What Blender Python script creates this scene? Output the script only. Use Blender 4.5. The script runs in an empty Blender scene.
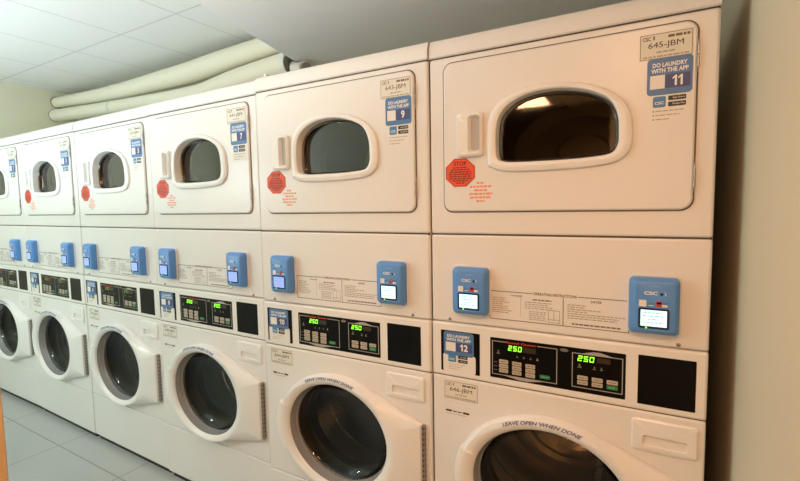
import bpy, bmesh, math, random
from mathutils import Vector
random.seed(4)
sc = bpy.context.scene
col = sc.collection
PI = math.pi

# ------------------------------------------------------------------ materials
def srgb(r, g, b):
    def f(c):
        c /= 255.0
        return c / 12.92 if c <= 0.04045 else ((c + 0.055) / 1.055) ** 2.4
    return (f(r), f(g), f(b), 1.0)

def mat(name, rgb, rough=0.5, metal=0.0, emit=0.0, noise=0.0, nscale=20.0, bump=0.0, bscale=200.0, coat=0.0, spec=None):
    m = bpy.data.materials.new(name)
    m.use_nodes = True
    nt = m.node_tree
    b = nt.nodes['Principled BSDF']
    c = rgb if len(rgb) == 4 else (*rgb, 1.0)
    b.inputs['Base Color'].default_value = c
    b.inputs['Roughness'].default_value = rough
    b.inputs['Metallic'].default_value = metal
    if spec is not None:
        b.inputs['Specular IOR Level'].default_value = spec
    if coat:
        b.inputs['Coat Weight'].default_value = coat
        b.inputs['Coat Roughness'].default_value = 0.08
    if emit:
        b.inputs['Emission Color'].default_value = c
        b.inputs['Emission Strength'].default_value = emit
    if noise or bump:
        tc = nt.nodes.new('ShaderNodeTexCoord')
    if noise:
        n = nt.nodes.new('ShaderNodeTexNoise')
        n.inputs['Scale'].default_value = nscale
        n.inputs['Detail'].default_value = 4
        nt.links.new(tc.outputs['Object'], n.inputs['Vector'])
        r = nt.nodes.new('ShaderNodeMapRange')
        r.inputs['To Min'].default_value = 1 - noise
        r.inputs['To Max'].default_value = 1 + noise
        nt.links.new(n.outputs['Fac'], r.inputs['Value'])
        mx = nt.nodes.new('ShaderNodeMix')
        mx.data_type = 'RGBA'
        mx.blend_type = 'MULTIPLY'
        mx.inputs['Factor'].default_value = 1
        mx.inputs[6].default_value = c
        nt.links.new(r.outputs['Result'], mx.inputs[7])
        nt.links.new(mx.outputs[2], b.inputs['Base Color'])
    if bump:
        n2 = nt.nodes.new('ShaderNodeTexNoise')
        n2.inputs['Scale'].default_value = bscale
        n2.inputs['Detail'].default_value = 3
        nt.links.new(tc.outputs['Object'], n2.inputs['Vector'])
        bp = nt.nodes.new('ShaderNodeBump')
        bp.inputs['Strength'].default_value = bump
        bp.inputs['Distance'].default_value = 0.002
        nt.links.new(n2.outputs['Fac'], bp.inputs['Height'])
        nt.links.new(bp.outputs['Normal'], b.inputs['Normal'])
    return m

def glass(name, tint, refl=1.0, ior=1.5):
    m = bpy.data.materials.new(name)
    m.use_nodes = True
    nt = m.node_tree
    nt.nodes.remove(nt.nodes['Principled BSDF'])
    out = nt.nodes['Material Output']
    t = nt.nodes.new('ShaderNodeBsdfTransparent')
    t.inputs['Color'].default_value = (*tint, 1)
    g = nt.nodes.new('ShaderNodeBsdfGlossy')
    g.inputs['Roughness'].default_value = 0.04
    g.inputs['Color'].default_value = (refl, refl, refl, 1)
    f = nt.nodes.new('ShaderNodeFresnel')
    f.inputs['IOR'].default_value = ior
    mx = nt.nodes.new('ShaderNodeMixShader')
    nt.links.new(f.outputs[0], mx.inputs[0])
    nt.links.new(t.outputs[0], mx.inputs[1])
    nt.links.new(g.outputs[0], mx.inputs[2])
    nt.links.new(mx.outputs[0], out.inputs['Surface'])
    return m

def tiled(name, rgb, line, sx, sy, ox, oy, w, rough, bump=0.0, bscale=150, speck=0.0):
    """square grid of tiles in object XY with grout lines"""
    m = mat(name, rgb, rough)
    nt = m.node_tree
    b = nt.nodes['Principled BSDF']
    tc = nt.nodes.new('ShaderNodeTexCoord')
    sep = nt.nodes.new('ShaderNodeSeparateXYZ')
    nt.links.new(tc.outputs['Object'], sep.inputs[0])
    def M(op, a, b_=None):
        n = nt.nodes.new('ShaderNodeMath')
        n.operation = op
        for i, v in enumerate((a, b_)):
            if v is None: continue
            if isinstance(v, (int, float)): n.inputs[i].default_value = v
            else: nt.links.new(v, n.inputs[i])
        return n.outputs[0]
    def lines(o, s, off):
        p = M('PINGPONG', M('SUBTRACT', o, off), s / 2.0)
        return M('LESS_THAN', p, w / 2.0)
    l = M('MAXIMUM', lines(sep.outputs[0], sx, ox), lines(sep.outputs[1], sy, oy))
    n = nt.nodes.new('ShaderNodeTexNoise')
    n.inputs['Scale'].default_value = bscale
    n.inputs['Detail'].default_value = 3
    nt.links.new(tc.outputs['Object'], n.inputs['Vector'])
    r = nt.nodes.new('ShaderNodeMapRange')
    r.inputs['To Min'].default_value = 1 - speck
    r.inputs['To Max'].default_value = 1 + speck
    nt.links.new(n.outputs['Fac'], r.inputs['Value'])
    mu = nt.nodes.new('ShaderNodeMix')
    mu.data_type = 'RGBA'; mu.blend_type = 'MULTIPLY'
    mu.inputs['Factor'].default_value = 1
    mu.inputs[6].default_value = rgb
    nt.links.new(r.outputs[0], mu.inputs[7])
    mx = nt.nodes.new('ShaderNodeMix')
    mx.data_type = 'RGBA'
    nt.links.new(l, mx.inputs['Factor'])
    nt.links.new(mu.outputs[2], mx.inputs[6])
    mx.inputs[7].default_value = line
    nt.links.new(mx.outputs[2], b.inputs['Base Color'])
    h = M('SUBTRACT', M('MULTIPLY', n.outputs['Fac'], bump), l)
    bp = nt.nodes.new('ShaderNodeBump')
    bp.inputs['Strength'].default_value = 0.4
    bp.inputs['Distance'].default_value = 0.002
    nt.links.new(h, bp.inputs['Height'])
    nt.links.new(bp.outputs['Normal'], b.inputs['Normal'])
    return m

WHITE = (0.80, 0.79, 0.77, 1)
M = {
    'enamel': mat('white_enamel', WHITE, 0.32, noise=0.015, nscale=3, bump=0.03, bscale=500),
    'plastic': mat('white_plastic', (0.84, 0.83, 0.81, 1), 0.28),
    'plastic_warm': mat('fascia_plastic', (0.82, 0.81, 0.78, 1), 0.4),
    'seam': mat('seam_shade_and_dots', (0.09, 0.07, 0.055, 1), 0.8),  # seam shade put into the colour; also the dark dots of the hinge
    'groove': mat('groove_shade', (0.16, 0.13, 0.11, 1), 0.8),  # dark colour for the shade in the door groove and washer seam
    'black': mat('black_panel', (0.004, 0.004, 0.004, 1), 0.3, noise=0.2, spec=0.15),
    'blue': mat('reader_blue', (0.105, 0.29, 0.68, 1), 0.38),
    'blue_dark': mat('reader_screen_frame', (0.012, 0.03, 0.10, 1), 0.25),
    'halo': mat('reader_halo', (0.78, 0.80, 0.80, 1), 0.35),  # colour of the bright glow around each reader
    'screen': mat('reader_screen_lit', (0.60, 0.95, 1.0, 1), 0.2, emit=0.85),
    'screen_dim': mat('reader_screen_blue', (0.30, 0.42, 0.90, 1), 0.2, emit=0.55),
    'screen_ink': mat('reader_screen_text', (0.25, 0.55, 0.62, 1), 0.4),
    'sticker_blue': mat('sticker_blue', (0.085, 0.20, 0.43, 1), 0.45),
    'badge_blue': mat('badge_blue', (0.07, 0.24, 0.48, 1), 0.45),
    'sticker_white': mat('sticker_white', (0.82, 0.80, 0.75, 1), 0.5),
    'serial_paper': mat('serial_paper', (0.76, 0.74, 0.65, 1), 0.55),
    'white_ink': mat('white_ink', (0.86, 0.86, 0.84, 1), 0.5),
    'ink': mat('dark_ink', (0.045, 0.04, 0.035, 1), 0.6),
    'ink_brown': mat('brown_ink', (0.19, 0.135, 0.09, 1), 0.6),
    'ink_grey': mat('grey_ink', (0.42, 0.37, 0.31, 1), 0.6),
    'ink_navy': mat('navy_ink', (0.06, 0.08, 0.22, 1), 0.5),
    'stop': mat('stop_red', (0.80, 0.09, 0.035, 1), 0.5),
    'stop_edge': mat('stop_red_dark', (0.52, 0.05, 0.02, 1), 0.5),
    'stop_ink': mat('stop_ink', (0.16, 0.02, 0.015, 1), 0.6),
    'red_ink': mat('red_ink', (0.85, 0.32, 0.21, 1), 0.5),
    'band': mat('door_band', (0.80, 0.83, 0.86, 1), 0.3),
    'led': mat('led_green', (0.28, 1.0, 0.04, 1), 0.3, emit=1.6),
    'led_faint': mat('led_green_faint', (0.22, 0.34, 0.05, 1), 0.3, emit=0.35),
    'led_off': mat('led_unlit', (0.035, 0.025, 0.018, 1), 0.3),
    'led_red': mat('panel_red_print', (0.55, 0.05, 0.02, 1), 0.5),
    'key': mat('keypad_button', (0.50, 0.45, 0.36, 1), 0.45),
    'key_green': mat('keypad_start', (0.02, 0.25, 0.10, 1), 0.45),
    'silver': mat('silver_print', (0.42, 0.40, 0.36, 1), 0.4),
    'silver_dim': mat('silver_print_dim', (0.17, 0.16, 0.14, 1), 0.4),
    'steel': mat('drum_steel', (0.42, 0.38, 0.31, 1), 0.22, metal=1.0, noise=0.04, nscale=8),
    'galv': mat('drum_galvanised', (0.34, 0.31, 0.25, 1), 0.28, metal=1.0, noise=0.05, nscale=8),
    'chrome': mat('chrome', (0.75, 0.72, 0.66, 1), 0.12, metal=1.0),
    'hinge': mat('hinge_metal', (0.36, 0.34, 0.32, 1), 0.35, metal=0.8),
    'liner': mat('grey_liner', (0.30, 0.30, 0.295, 1), 0.2),
    'pocket': mat('handle_pocket_grey', (0.50, 0.50, 0.49, 1), 0.5),
    'rim': mat('window_rim_metal', (0.22, 0.20, 0.17, 1), 0.15, metal=1.0),
    'throat': mat('drum_throat_dark', (0.06, 0.055, 0.05, 1), 0.4, metal=0.6),
    'rubber': mat('black_rubber', (0.012, 0.012, 0.012, 1), 0.45),
    'glass': glass('door_glass', (0.72, 0.71, 0.69), 1.0, 1.8),
    'glass_w': glass('washer_glass', (0.80, 0.79, 0.77), 0.9, 1.38),
    'pipe': mat('cream_pipe', (0.87, 0.84, 0.69, 1), 0.5, bump=0.1, bscale=60),
    'pipe_fit': mat('white_fitting', (0.82, 0.81, 0.74, 1), 0.35),
    'dark': mat('dark_sleeve', (0.08, 0.075, 0.05, 1), 0.7),
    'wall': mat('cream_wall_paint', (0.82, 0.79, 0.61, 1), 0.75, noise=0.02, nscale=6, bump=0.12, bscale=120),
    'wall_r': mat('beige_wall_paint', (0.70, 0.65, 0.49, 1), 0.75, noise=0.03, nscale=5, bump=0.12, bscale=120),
    'soffit': mat('grey_soffit_paint', (0.76, 0.77, 0.77, 1), 0.7, noise=0.01, nscale=8),
    'wood': mat('door_wood', (0.50, 0.38, 0.22, 1), 0.45, noise=0.15, nscale=8),
    'floor': tiled('floor_tile', (0.44, 0.455, 0.44, 1), (0.23, 0.23, 0.22, 1), 0.64, 0.64, -2.47, -0.145, 0.006, 0.28, 0.0, 30, 0.03),
    'ceil': tiled('ceiling_tile', (0.86, 0.87, 0.86, 1), (0.66, 0.66, 0.65, 1), 0.55, 1.1, -2.43, 0.29, 0.010, 0.85, 0.35, 170, 0.04),
}

# ------------------------------------------------------------------ mesh builder
class MB:
    def __init__(s):
        s.v = []; s.f = []; s.mi = []; s.mats = []
    def m(s, name):
        if name not in s.mats: s.mats.append(name)
        return s.mats.index(name)
    def add(s, verts, faces, mt):
        o = len(s.v); k = s.m(mt)
        s.v += [tuple(v) for v in verts]
        for f in faces:
            s.f.append([i + o for i in f]); s.mi.append(k)
        return s
    def loft(s, loops, mt, closed=True, cap0=False, cap1=False):
        """quads between consecutive loops; loops wind clockwise seen from the front so that faces look outwards"""
        n = len(loops[0]); V = [p for l in loops for p in l]; F = []
        rng = n if closed else n - 1
        for a in range(len(loops) - 1):
            for i in range(rng):
                j = (i + 1) % n
                F.append([a * n + i, a * n + j, (a + 1) * n + j, (a + 1) * n + i])
        if cap0: F.append(list(range(n))[::-1])
        if cap1: F.append([(len(loops) - 1) * n + i for i in range(n)])
        return s.add(V, F, mt)
    def box(s, x0, x1, y0, y1, z0, z1, mt, bev=0.0, seg=2):
        bm = bmesh.new()
        bmesh.ops.create_cube(bm, size=1)
        for v in bm.verts:
            v.co = Vector(((x0 + x1) / 2 + v.co.x * (x1 - x0), (y0 + y1) / 2 + v.co.y * (y1 - y0), (z0 + z1) / 2 + v.co.z * (z1 - z0)))
        if bev > 0:
            bmesh.ops.bevel(bm, geom=list(bm.edges), offset=bev, segments=seg, profile=0.5, affect='EDGES', clamp_overlap=True)
        bm.verts.index_update()
        s.add([v.co for v in bm.verts], [[v.index for v in f.verts] for f in bm.faces], mt)
        bm.free(); return s
    def tube(s, path, r, mt, n=20, cap=True):
        """tube along a path; r number or list"""
        pts = [Vector(p) for p in path]; loops = []
        for i, p in enumerate(pts):
            d = (pts[min(i + 1, len(pts) - 1)] - pts[max(i - 1, 0)]).normalized()
            a = d.cross(Vector((0, 0, 1)))
            if a.length < 1e-3: a = d.cross(Vector((0, 1, 0)))
            a.normalize(); b = a.cross(d)
            rr = r[i] if isinstance(r, (list, tuple)) else r
            loops.append([p + (a * math.cos(t) + b * math.sin(t)) * rr for t in [2 * PI * k / n for k in range(n)]])
        s.loft(loops, mt)
        if cap:
            o = len(loops[0])
            s.add(loops[0], [list(range(o))], mt); s.add(loops[-1], [list(range(o))[::-1]], mt)
        return s
    def mesh(s, name, dz=0.0, dx=0.0, ang=35):
        me = bpy.data.meshes.new(name)
        me.from_pydata([(x + dx, y, z + dz) for x, y, z in s.v], [], s.f)
        for k in s.mats: me.materials.append(M[k])
        me.polygons.foreach_set('material_index', s.mi)
        bm = bmesh.new(); bm.from_mesh(me)
        bmesh.ops.remove_doubles(bm, verts=bm.verts, dist=1e-6)
        bm.to_mesh(me); bm.free()
        me.polygons.foreach_set('use_smooth', [True] * len(me.polygons))
        me.set_sharp_from_angle(angle=math.radians(ang))
        me.update()
        return me

def link(name, me, parent=None, label=None):
    o = bpy.data.objects.new(name, me)
    col.objects.link(o)
    if parent: o.parent = parent
    if label: o['label'] = label
    return o
def tag(o, label=None, cat=None, group=None, kind=None):
    if label: o['label'] = label
    if cat: o['category'] = cat
    if group: o['group'] = group
    if kind: o['kind'] = kind
    return o
def empty(name, loc, rz=0.0):
    o = bpy.data.objects.new(name, None)
    o.empty_display_size = 0.1
    col.objects.link(o); o.location = loc; o.rotation_euler = (0, 0, rz)
    return o

# ------------------------------------------------------------------ text
_tc = {}
def text_geo(s, bold=0.0, shear=0.0):
    k = (s, bold, shear)
    if k in _tc: return _tc[k]
    c = bpy.data.curves.new('lettering', 'FONT')
    c.body = s; c.size = 1; c.offset = bold; c.shear = shear; c.resolution_u = 3
    o = bpy.data.objects.new('lettering', c)
    col.objects.link(o)
    bpy.context.view_layer.update()
    dg = bpy.context.evaluated_depsgraph_get()
    me = bpy.data.meshes.new_from_object(o.evaluated_get(dg))
    v = [tuple(x.co) for x in me.vertices]; f = [list(p.vertices) for p in me.polygons]
    bpy.data.objects.remove(o); bpy.data.meshes.remove(me); bpy.data.curves.remove(c)
    x0 = min(a[0] for a in v); x1 = max(a[0] for a in v); y0 = min(a[1] for a in v); y1 = max(a[1] for a in v)
    v = [((a[0] - x0) / (x1 - x0), (a[1] - y0) / (y1 - y0)) for a in v]
    _tc[k] = (v, f)
    return _tc[k]
def text(mb, s, u0, u1, z0, z1, off, mt, bold=0.02, shear=0.0):
    v, f = text_geo(s, bold, shear)
    mb.add([(u0 + (u1 - u0) * a, -off, z0 + (z1 - z0) * b) for a, b in v], f, mt)
def rect(mb, u0, u1, z0, z1, off, mt):
    mb.add([(u0, -off, z0), (u1, -off, z0), (u1, -off, z1), (u0, -off, z1)], [[0, 1, 2, 3]], mt)
def rrect_poly(u0, u1, z0, z1, r, n=6):
    """clockwise seen from -y (front): start at right-top"""
    P = []
    for cx, cz, a0 in ((u1 - r, z1 - r, 0), (u0 + r, z1 - r, 90), (u0 + r, z0 + r, 180), (u1 - r, z0 + r, 270)):
        for k in range(n + 1):
            a = math.radians(a0 + 90 * k / n)
            P.append((cx + r * math.cos(a), cz + r * math.sin(a)))
    return P
def plate(mb, poly, off, mt, thick=0.0006, edge=None):
    """thin flat sticker with an edge"""
    b = [(u, 0.0 - (off - thick), z) for u, z in poly]; t = [(u, -off, z) for u, z in poly]
    mb.loft([b, t], edge or mt)
    mb.add(t, [list(range(len(t)))], mt)
def words(mb, u0, u1, z0, z1, off, mt, rnd, fill=0.6):
    """line of illegible small print: one dash for every word"""
    u = u0
    while u < u1 - 0.002:
        w = min(rnd.uniform(0.005, 0.014), u1 - u)
        rect(mb, u, u + w, z0, z1, off, mt); u += w + 0.0022
def frame(mb, u0, u1, z0, z1, w, off, mt):
    rect(mb, u0, u1, z0, z0 + w, off, mt); rect(mb, u0, u1, z1 - w, z1, off, mt)
    rect(mb, u0, u0 + w, z0 + w, z1 - w, off, mt); rect(mb, u1 - w, u1, z0 + w, z1 - w, off, mt)

# loops around a centre, matched by angle
def by_angle(polys, c):
    """resample closed star-shaped polygons at the union of their vertex angles"""
    A = set()
    for P in polys:
        for x, z in P: A.add(round(math.atan2(z - c[1], x - c[0]) % (2 * PI), 5))
    A = sorted(A)
    B = [A[0]]
    for a in A[1:]:
        if a - B[-1] > 2e-3: B.append(a)
    out = []
    for P in polys:
        L = []
        for a in B:
            d = (math.cos(a), math.sin(a)); best = None
            for i in range(len(P)):
                p = P[i]; q = P[(i + 1) % len(P)]
                ex, ez = q[0] - p[0], q[1] - p[1]
                den = d[0] * ez - d[1] * ex
                if abs(den) < 1e-12: continue
                wx, wz = p[0] - c[0], p[1] - c[1]
                t = (wx * ez - wz * ex) / den; s = (wx * d[1] - wz * d[0]) / den
                if t > 0 and -1e-6 <= s <= 1 + 1e-6:
                    if best is None or t > best: best = t
            L.append((c[0] + d[0] * best, c[1] + d[1] * best))
        out.append(L)
    return out
def at(poly, off): return [(u, -off, z) for u, z in poly]
def ell(cu, cz, a, b, n=72): return [(cu + a * math.cos(2 * PI * k / n), cz + b * math.sin(2 * PI * k / n)) for k in range(n)]
def grow(poly, c, d):
    out = []
    n = len(poly)
    for i in range(n):
        p0, p, p1 = poly[i - 1], poly[i], poly[(i + 1) % n]
        tx, tz = p1[0] - p0[0], p1[1] - p0[1]
        l = math.hypot(tx, tz) or 1
        out.append((p[0] + tz / l * d, p[1] - tx / l * d))   # outward for counter-clockwise loops
    return out
def hull(pts):
    pts = sorted(set(pts))
    def half(ps):
        h = []
        for p in ps:
            while len(h) > 1 and (h[-1][0] - h[-2][0]) * (p[1] - h[-2][1]) - (h[-1][1] - h[-2][1]) * (p[0] - h[-2][0]) <= 0: h.pop()
            h.append(p)
        return h
    a = half(pts); b = half(pts[::-1])
    return a[:-1] + b[:-1]
def catmull(pts, k=5):
    out = []; n = len(pts)
    for i in range(n):
        p0, p1, p2, p3 = pts[i - 1], pts[i], pts[(i + 1) % n], pts[(i + 2) % n]
        for j in range(k):
            t = j / k
            out.append(tuple(0.5 * (2 * p1[a] + (p2[a] - p0[a]) * t + (2 * p0[a] - 5 * p1[a] + 4 * p2[a] - p3[a]) * t * t + (3 * p1[a] - p0[a] - 3 * p2[a] + p3[a]) * t ** 3) for a in (0, 1)))
    return out

# ------------------------------------------------------------------ machine measures (u from the left edge, z from the floor)
W = 0.75; GAP = 0.004
U0, U1 = GAP / 2, W - GAP / 2
ZC, ZS, ZG, ZT, ZP = 0.9614, 1.2428, 1.7847, 1.845, 0.7856
DEP = 0.76; INS = 0.016

def front_panel(mb, u0, u1, z0, z1, depth, mt, hole=None, c=None, ch=0.005, off=0.0, inset=0.05):
    """sheet panel with a rounded outer edge and, if given, a hole with a turned-in rim"""
    outer = rrect_poly(u0, u1, z0, z1, 0.006, 3)
    o1 = rrect_poly(u0 + ch * 0.35, u1 - ch * 0.35, z0 + ch * 0.35, z1 - ch * 0.35, 0.006, 3)
    o2 = rrect_poly(u0 + ch, u1 - ch, z0 + ch, z1 - ch, 0.006, 3)
    o3 = rrect_poly(u0 + ch + .002, u1 - ch - .002, z0 + ch + .002, z1 - ch - .002, 0.006, 3)
    if hole is None:
        mb.loft([at(outer, off - depth), at(outer, off - ch), at(o1, off - ch * 0.35), at(o2, off), at(o3, off)], mt, cap1=True)
    else:
        a, b, d, d3, e = by_angle([outer, o1, o2, o3, hole], c)
        mb.loft([at(a, off - depth), at(a, off - ch), at(b, off - ch * 0.35), at(d, off), at(d3, off), at(e, off), at(e, off - inset)], mt)

# ------------------------------------------------------------------ dryer meshes
GL = [(0.2215, 1.4751), (0.2205, 1.5507), (0.2335, 1.5931), (0.268, 1.6229), (0.3189, 1.6395), (0.3804, 1.6425), (0.4392, 1.6336), (0.4878, 1.6159), (0.5194, 1.5924),
      (0.5355, 1.5543), (0.5385, 1.5151), (0.5365, 1.4819), (0.5195, 1.4608), (0.4689, 1.4545), (0.4137, 1.4524), (0.2955, 1.4529), (0.240, 1.4575)]
BZ = [(0.1926, 1.4573), (0.1926, 1.5648), (0.2158, 1.6184), (0.2601, 1.6465), (0.321, 1.660), (0.382, 1.661), (0.4457, 1.6500), (0.4988, 1.630), (0.54, 1.6016),
      (0.5640, 1.5659), (0.5709, 1.5218), (0.5702, 1.4837), (0.5579, 1.4546), (0.5228, 1.4346), (0.4432, 1.4267), (0.3284, 1.4248), (0.2415, 1.4283), (0.2058, 1.4406)]
WC = (0.38, 1.54)
gl_poly = catmull(GL, 4)[::-1]
bz_poly = catmull(BZ, 4)[::-1]
DDOOR = (0.0516, 0.7030, 1.3140, 1.7615)

def build_dryer_meshes():
    D = {}
    # cabinet
    b = MB()
    b.box(U0, U1, 0.012, DEP, ZC + 0.001, ZT - 0.012, 'enamel', 0.003)
    # hollow behind the door: replace the plain front by a tunnel
    b = MB()
    big = rrect_poly(0.07, 0.685, 1.33, 1.745, 0.03)
    shell = rrect_poly(U0, U1, ZC + 0.001, ZT - 0.012, 0.003, 2)
    back = rrect_poly(U0 + INS, U1 - INS, ZC + 0.001, ZT - 0.012, 0.003, 2)
    a, k, e = by_angle([shell, back, big], WC)
    b.loft([at(k, -DEP), at(k, -0.07), at(a, -0.06), at(a, -0.012), at(e, -0.012), at(e, -0.10)], 'enamel', cap0=True)
    D['cabinet'] = b
    b = MB()
    front_panel(b, U0, U1, ZS + 0.0014, ZG - 0.0014, 0.02, 'enamel', rrect_poly(0.07, 0.685, 1.33, 1.745, 0.03), WC, 0.006)
    D['front_panel'] = b
    b = MB()   # lower access panel
    front_panel(b, U0, U1, ZC + 0.0015, ZS - 0.0014, 0.02, 'enamel', None, None, 0.006)
    D['access_panel'] = b
    b = MB()   # top cap, its front leaning back a little
    prof = [(0.0, ZG + 0.0014), (0.004, ZG + 0.005), (0.002, ZG + 0.03), (-0.004, ZT - 0.012), (-0.010, ZT - 0.004), (-0.020, ZT), (-0.20, ZT), (-DEP, ZT), (-DEP, ZG + 0.0014), (-0.20, ZG + 0.0014)]
    L = [[(u + sg * (INS if o < -0.5 else 0.004 if o < -0.1 else 0), -o, z) for o, z in prof] for u, sg in ((U0, 1), (U1, -1))]
    n = len(prof)
    b.add(L[0] + L[1], [[i, (i + 1) % n, n + (i + 1) % n, n + i] for i in range(n)] + [list(range(n))[::-1], [n + i for i in range(n)]], 'enamel')
    D['top_cap'] = b
    b = MB()
    b.box(U0 + 0.002, U1 - 0.002, 0.004, 0.02, ZS - 0.006, ZS + 0.006, 'seam')  # dark strip in place of the shade inside the middle seam
    D['seam_shade_strip'] = b
    b = MB()
    b.box(U0 + 0.002, U1 - 0.002, 0.004, 0.02, ZG - 0.006, ZG + 0.006, 'seam')  # the same painted shade for the seam under the cap
    D['top_seam_shade_strip'] = b
    # door
    gk = rrect_poly(DDOOR[0] - 0.004, DDOOR[1] + 0.004, DDOOR[2] - 0.004, DDOOR[3] + 0.004, 0.030, 8)
    gi = rrect_poly(0.09, 0.665, 1.35, 1.725, 0.03, 8)
    x, y = by_angle([gk, gi], WC)
    b = MB(); b.loft([at(x, 0.0), at(x, 0.0012), at(y, 0.0012), at(y, -0.02)], 'groove'); D['door_groove_shade'] = b  # dark sheet painted in as the shaded groove around the door
    d0 = rrect_poly(*DDOOR, 0.027, 8)
    d1 = rrect_poly(DDOOR[0] + 0.004, DDOOR[1] - 0.004, DDOOR[2] + 0.004, DDOOR[3] - 0.004, 0.025, 8)
    b = MB()
    d2 = rrect_poly(DDOOR[0] + 0.006, DDOOR[1] - 0.006, DDOOR[2] + 0.006, DDOOR[3] - 0.006, 0.025, 8)
    p, q, q2, r = by_angle([d0, d1, d2, grow(gl_poly, WC, 0.008)], WC)
    b.loft([at(p, 0.0013), at(p, 0.005), at(q, 0.009), at(q2, 0.009), at(r, 0.009), at(r, -0.02)], 'enamel'); D['door'] = b
    b = MB()
    z0, z1, z2, z3, z4, z5 = by_angle([bz_poly, grow(bz_poly, WC, -0.003), grow(bz_poly, WC, -0.014), grow(gl_poly, WC, 0.007), grow(gl_poly, WC, 0.0015), gl_poly], WC)
    b.loft([at(z0, 0.0095), at(z0, 0.013), at(z1, 0.018), at(z2, 0.0225), at(z3, 0.022), at(z4, 0.019), at(z5, 0.010), at(z5, -0.022)], 'plastic')
    D['window_bezel'] = b
    b = MB()
    r0, r1, r2 = by_angle([gl_poly, grow(gl_poly, WC, -0.004), grow(gl_poly, WC, -0.008)], WC)
    b.loft([at(r0, -0.012), at(r1, -0.009), at(r2, -0.014), at(r2, -0.022)], 'rim'); D['window_rim'] = b
    b = MB(); b.add(at(r0, -0.021), [list(range(len(r0)))], 'glass'); D['window_glass'] = b
    # handle
    b = MB()
    hu = (0.0985, 0.1790, 1.4775, 1.6045)
    h0 = rrect_poly(*hu, 0.010, 4); h1 = rrect_poly(hu[0] + .006, hu[1] - .006, hu[2] + .006, hu[3] - .006, 0.008, 4)
    k0 = rrect_poly(0.136, 0.1725, 1.489, 1.596, 0.008, 4); k1 = rrect_poly(0.141, 0.170, 1.495, 1.590, 0.008, 4)
    # the pocket's centre is inside both loops
    a, c, e, f = by_angle([h0, h1, k0, k1], (0.154, 1.541))
    b.loft([at(a, 0.0092), at(a, 0.020), at(c, 0.025), at(e, 0.025), at(f, 0.0105)], 'plastic', cap1=False)
    D['handle'] = b
    b = MB(); b.add(at(f, 0.0106), [list(range(len(f)))], 'pocket'); D['handle_pocket'] = b
    # hinges
    for nm, za, zb in (('hinge', 1.640, 1.718), ('hinge_low', 1.355, 1.424)):
        b = MB(); b.box(0.7035, 0.7075, -0.006, 0.0, za, zb, 'hinge', 0.0015)
        b.tube([(0.7055, -0.0065, za + .012), (0.7055, -0.0065, (za + zb) / 2 - .003)], 0.0025, 'hinge', 10)
        b.tube([(0.7055, -0.0065, (za + zb) / 2 + .003), (0.7055, -0.0065, zb - .012)], 0.0025, 'hinge', 10)
        D[nm] = b
    # stop sticker
    b = MB(); cu, cz = 0.1055, 1.4315
    def octo(ru, rz): return [(cu + ru * math.cos(PI / 8 + PI / 4 * k) / math.cos(PI / 8), cz + rz * math.sin(PI / 8 + PI / 4 * k) / math.cos(PI / 8)) for k in range(8)]
    plate(b, octo(0.047, 0.0425), 0.0098, 'stop_edge', 0.0006)
    b.add(at(octo(0.0435, 0.0392), 0.0100), [list(range(8))], 'stop')
    text(b, 'STOP', cu - 0.021, cu + 0.021, cz + 0.0215, cz + 0.0335, 0.0103, 'stop_ink', 0.03)
    rnd = random.Random(3)
    for k, hw in enumerate((0.022, 0.030, 0.035, 0.037, 0.035, 0.036, 0.024, 0.013)):
        words(b, cu - hw, cu + hw, cz + 0.0135 - 0.0066 * k, cz + 0.0170 - 0.0066 * k, 0.0103, 'stop_ink', rnd)
    D['stop_sticker'] = b
    b = MB(); cu = 0.1695
    for k, hw in enumerate((0.012, 0.033, 0.020, 0.036, 0.033, 0.013)):
        words(b, cu - hw, cu + hw, 1.3955 - 0.0108 * k, 1.4015 - 0.0108 * k, 0.0093, 'red_ink', rnd)
    D['warning_print'] = b
    # drum, seen through the window
    b = MB(); dc = (0.38, 1.535)
    ring = lambda a, c, o: at(ell(dc[0], dc[1], a, c), o)
    b.loft([ring(0.222, 0.150, -0.112), ring(0.235, 0.160, -0.105), ring(0.25, 0.175, -0.11), ring(0.285, 0.195, -0.12), ring(0.292, 0.2, -0.14), ring(0.292, 0.2, -0.30), ring(0.286, 0.196, -0.305), ring(0.292, 0.2, -0.31),
            ring(0.292, 0.2, -0.56), ring(0.27, 0.185, -0.60), ring(0.20, 0.137, -0.605), ring(0.195, 0.133, -0.598), ring(0.10, 0.07, -0.598), ring(0.09, 0.06, -0.61)], 'galv', cap1=True)
    for k in range(3):
        t = math.radians(95 + 120 * k)
        c = Vector((dc[0] + 0.285 * math.cos(t), dc[1] + 0.195 * math.sin(t)))
        d = Vector((-math.cos(t), -math.sin(t))); e = Vector((-d.y, d.x))
        sec = [c + e * 0.035, c + d * 0.045 + e * 0.012, c + d * 0.045 - e * 0.012, c - e * 0.035]
        b.loft([[(p.x, 0.16, p.y) for p in sec], [(p.x, 0.55, p.y) for p in sec]], 'galv', cap0=True, cap1=True)
    D['drum'] = b
    b = MB()   # funnel between door and drum
    fo = by_angle([grow(gl_poly, WC, 0.012), ell(dc[0], dc[1] + .01, 0.225, 0.130)], WC)
    o2 = by_angle([gi, ell(dc[0], dc[1], 0.20, 0.135)], WC)
    b.loft([at(fo[0], -0.024), at(fo[0], -0.045), at(fo[1], -0.105), at(fo[1], -0.115)], 'throat'); D['drum_throat'] = b
    # instruction print
    b = MB(); rnd = random.Random(8); o = 0.0005
    I = (0.194, 0.5725, 0.9885, 1.0755)
    w = 0.0021
    rect(b, I[0], 0.322, I[3] - w, I[3], o, 'ink_brown'); rect(b, 0.445, I[1], I[3] - w, I[3], o, 'ink_brown')
    text(b, 'OPERATING INSTRUCTIONS', 0.325, 0.442, I[3] - 0.005, I[3] + 0.003, o, 'ink_brown', 0.02)
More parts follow.
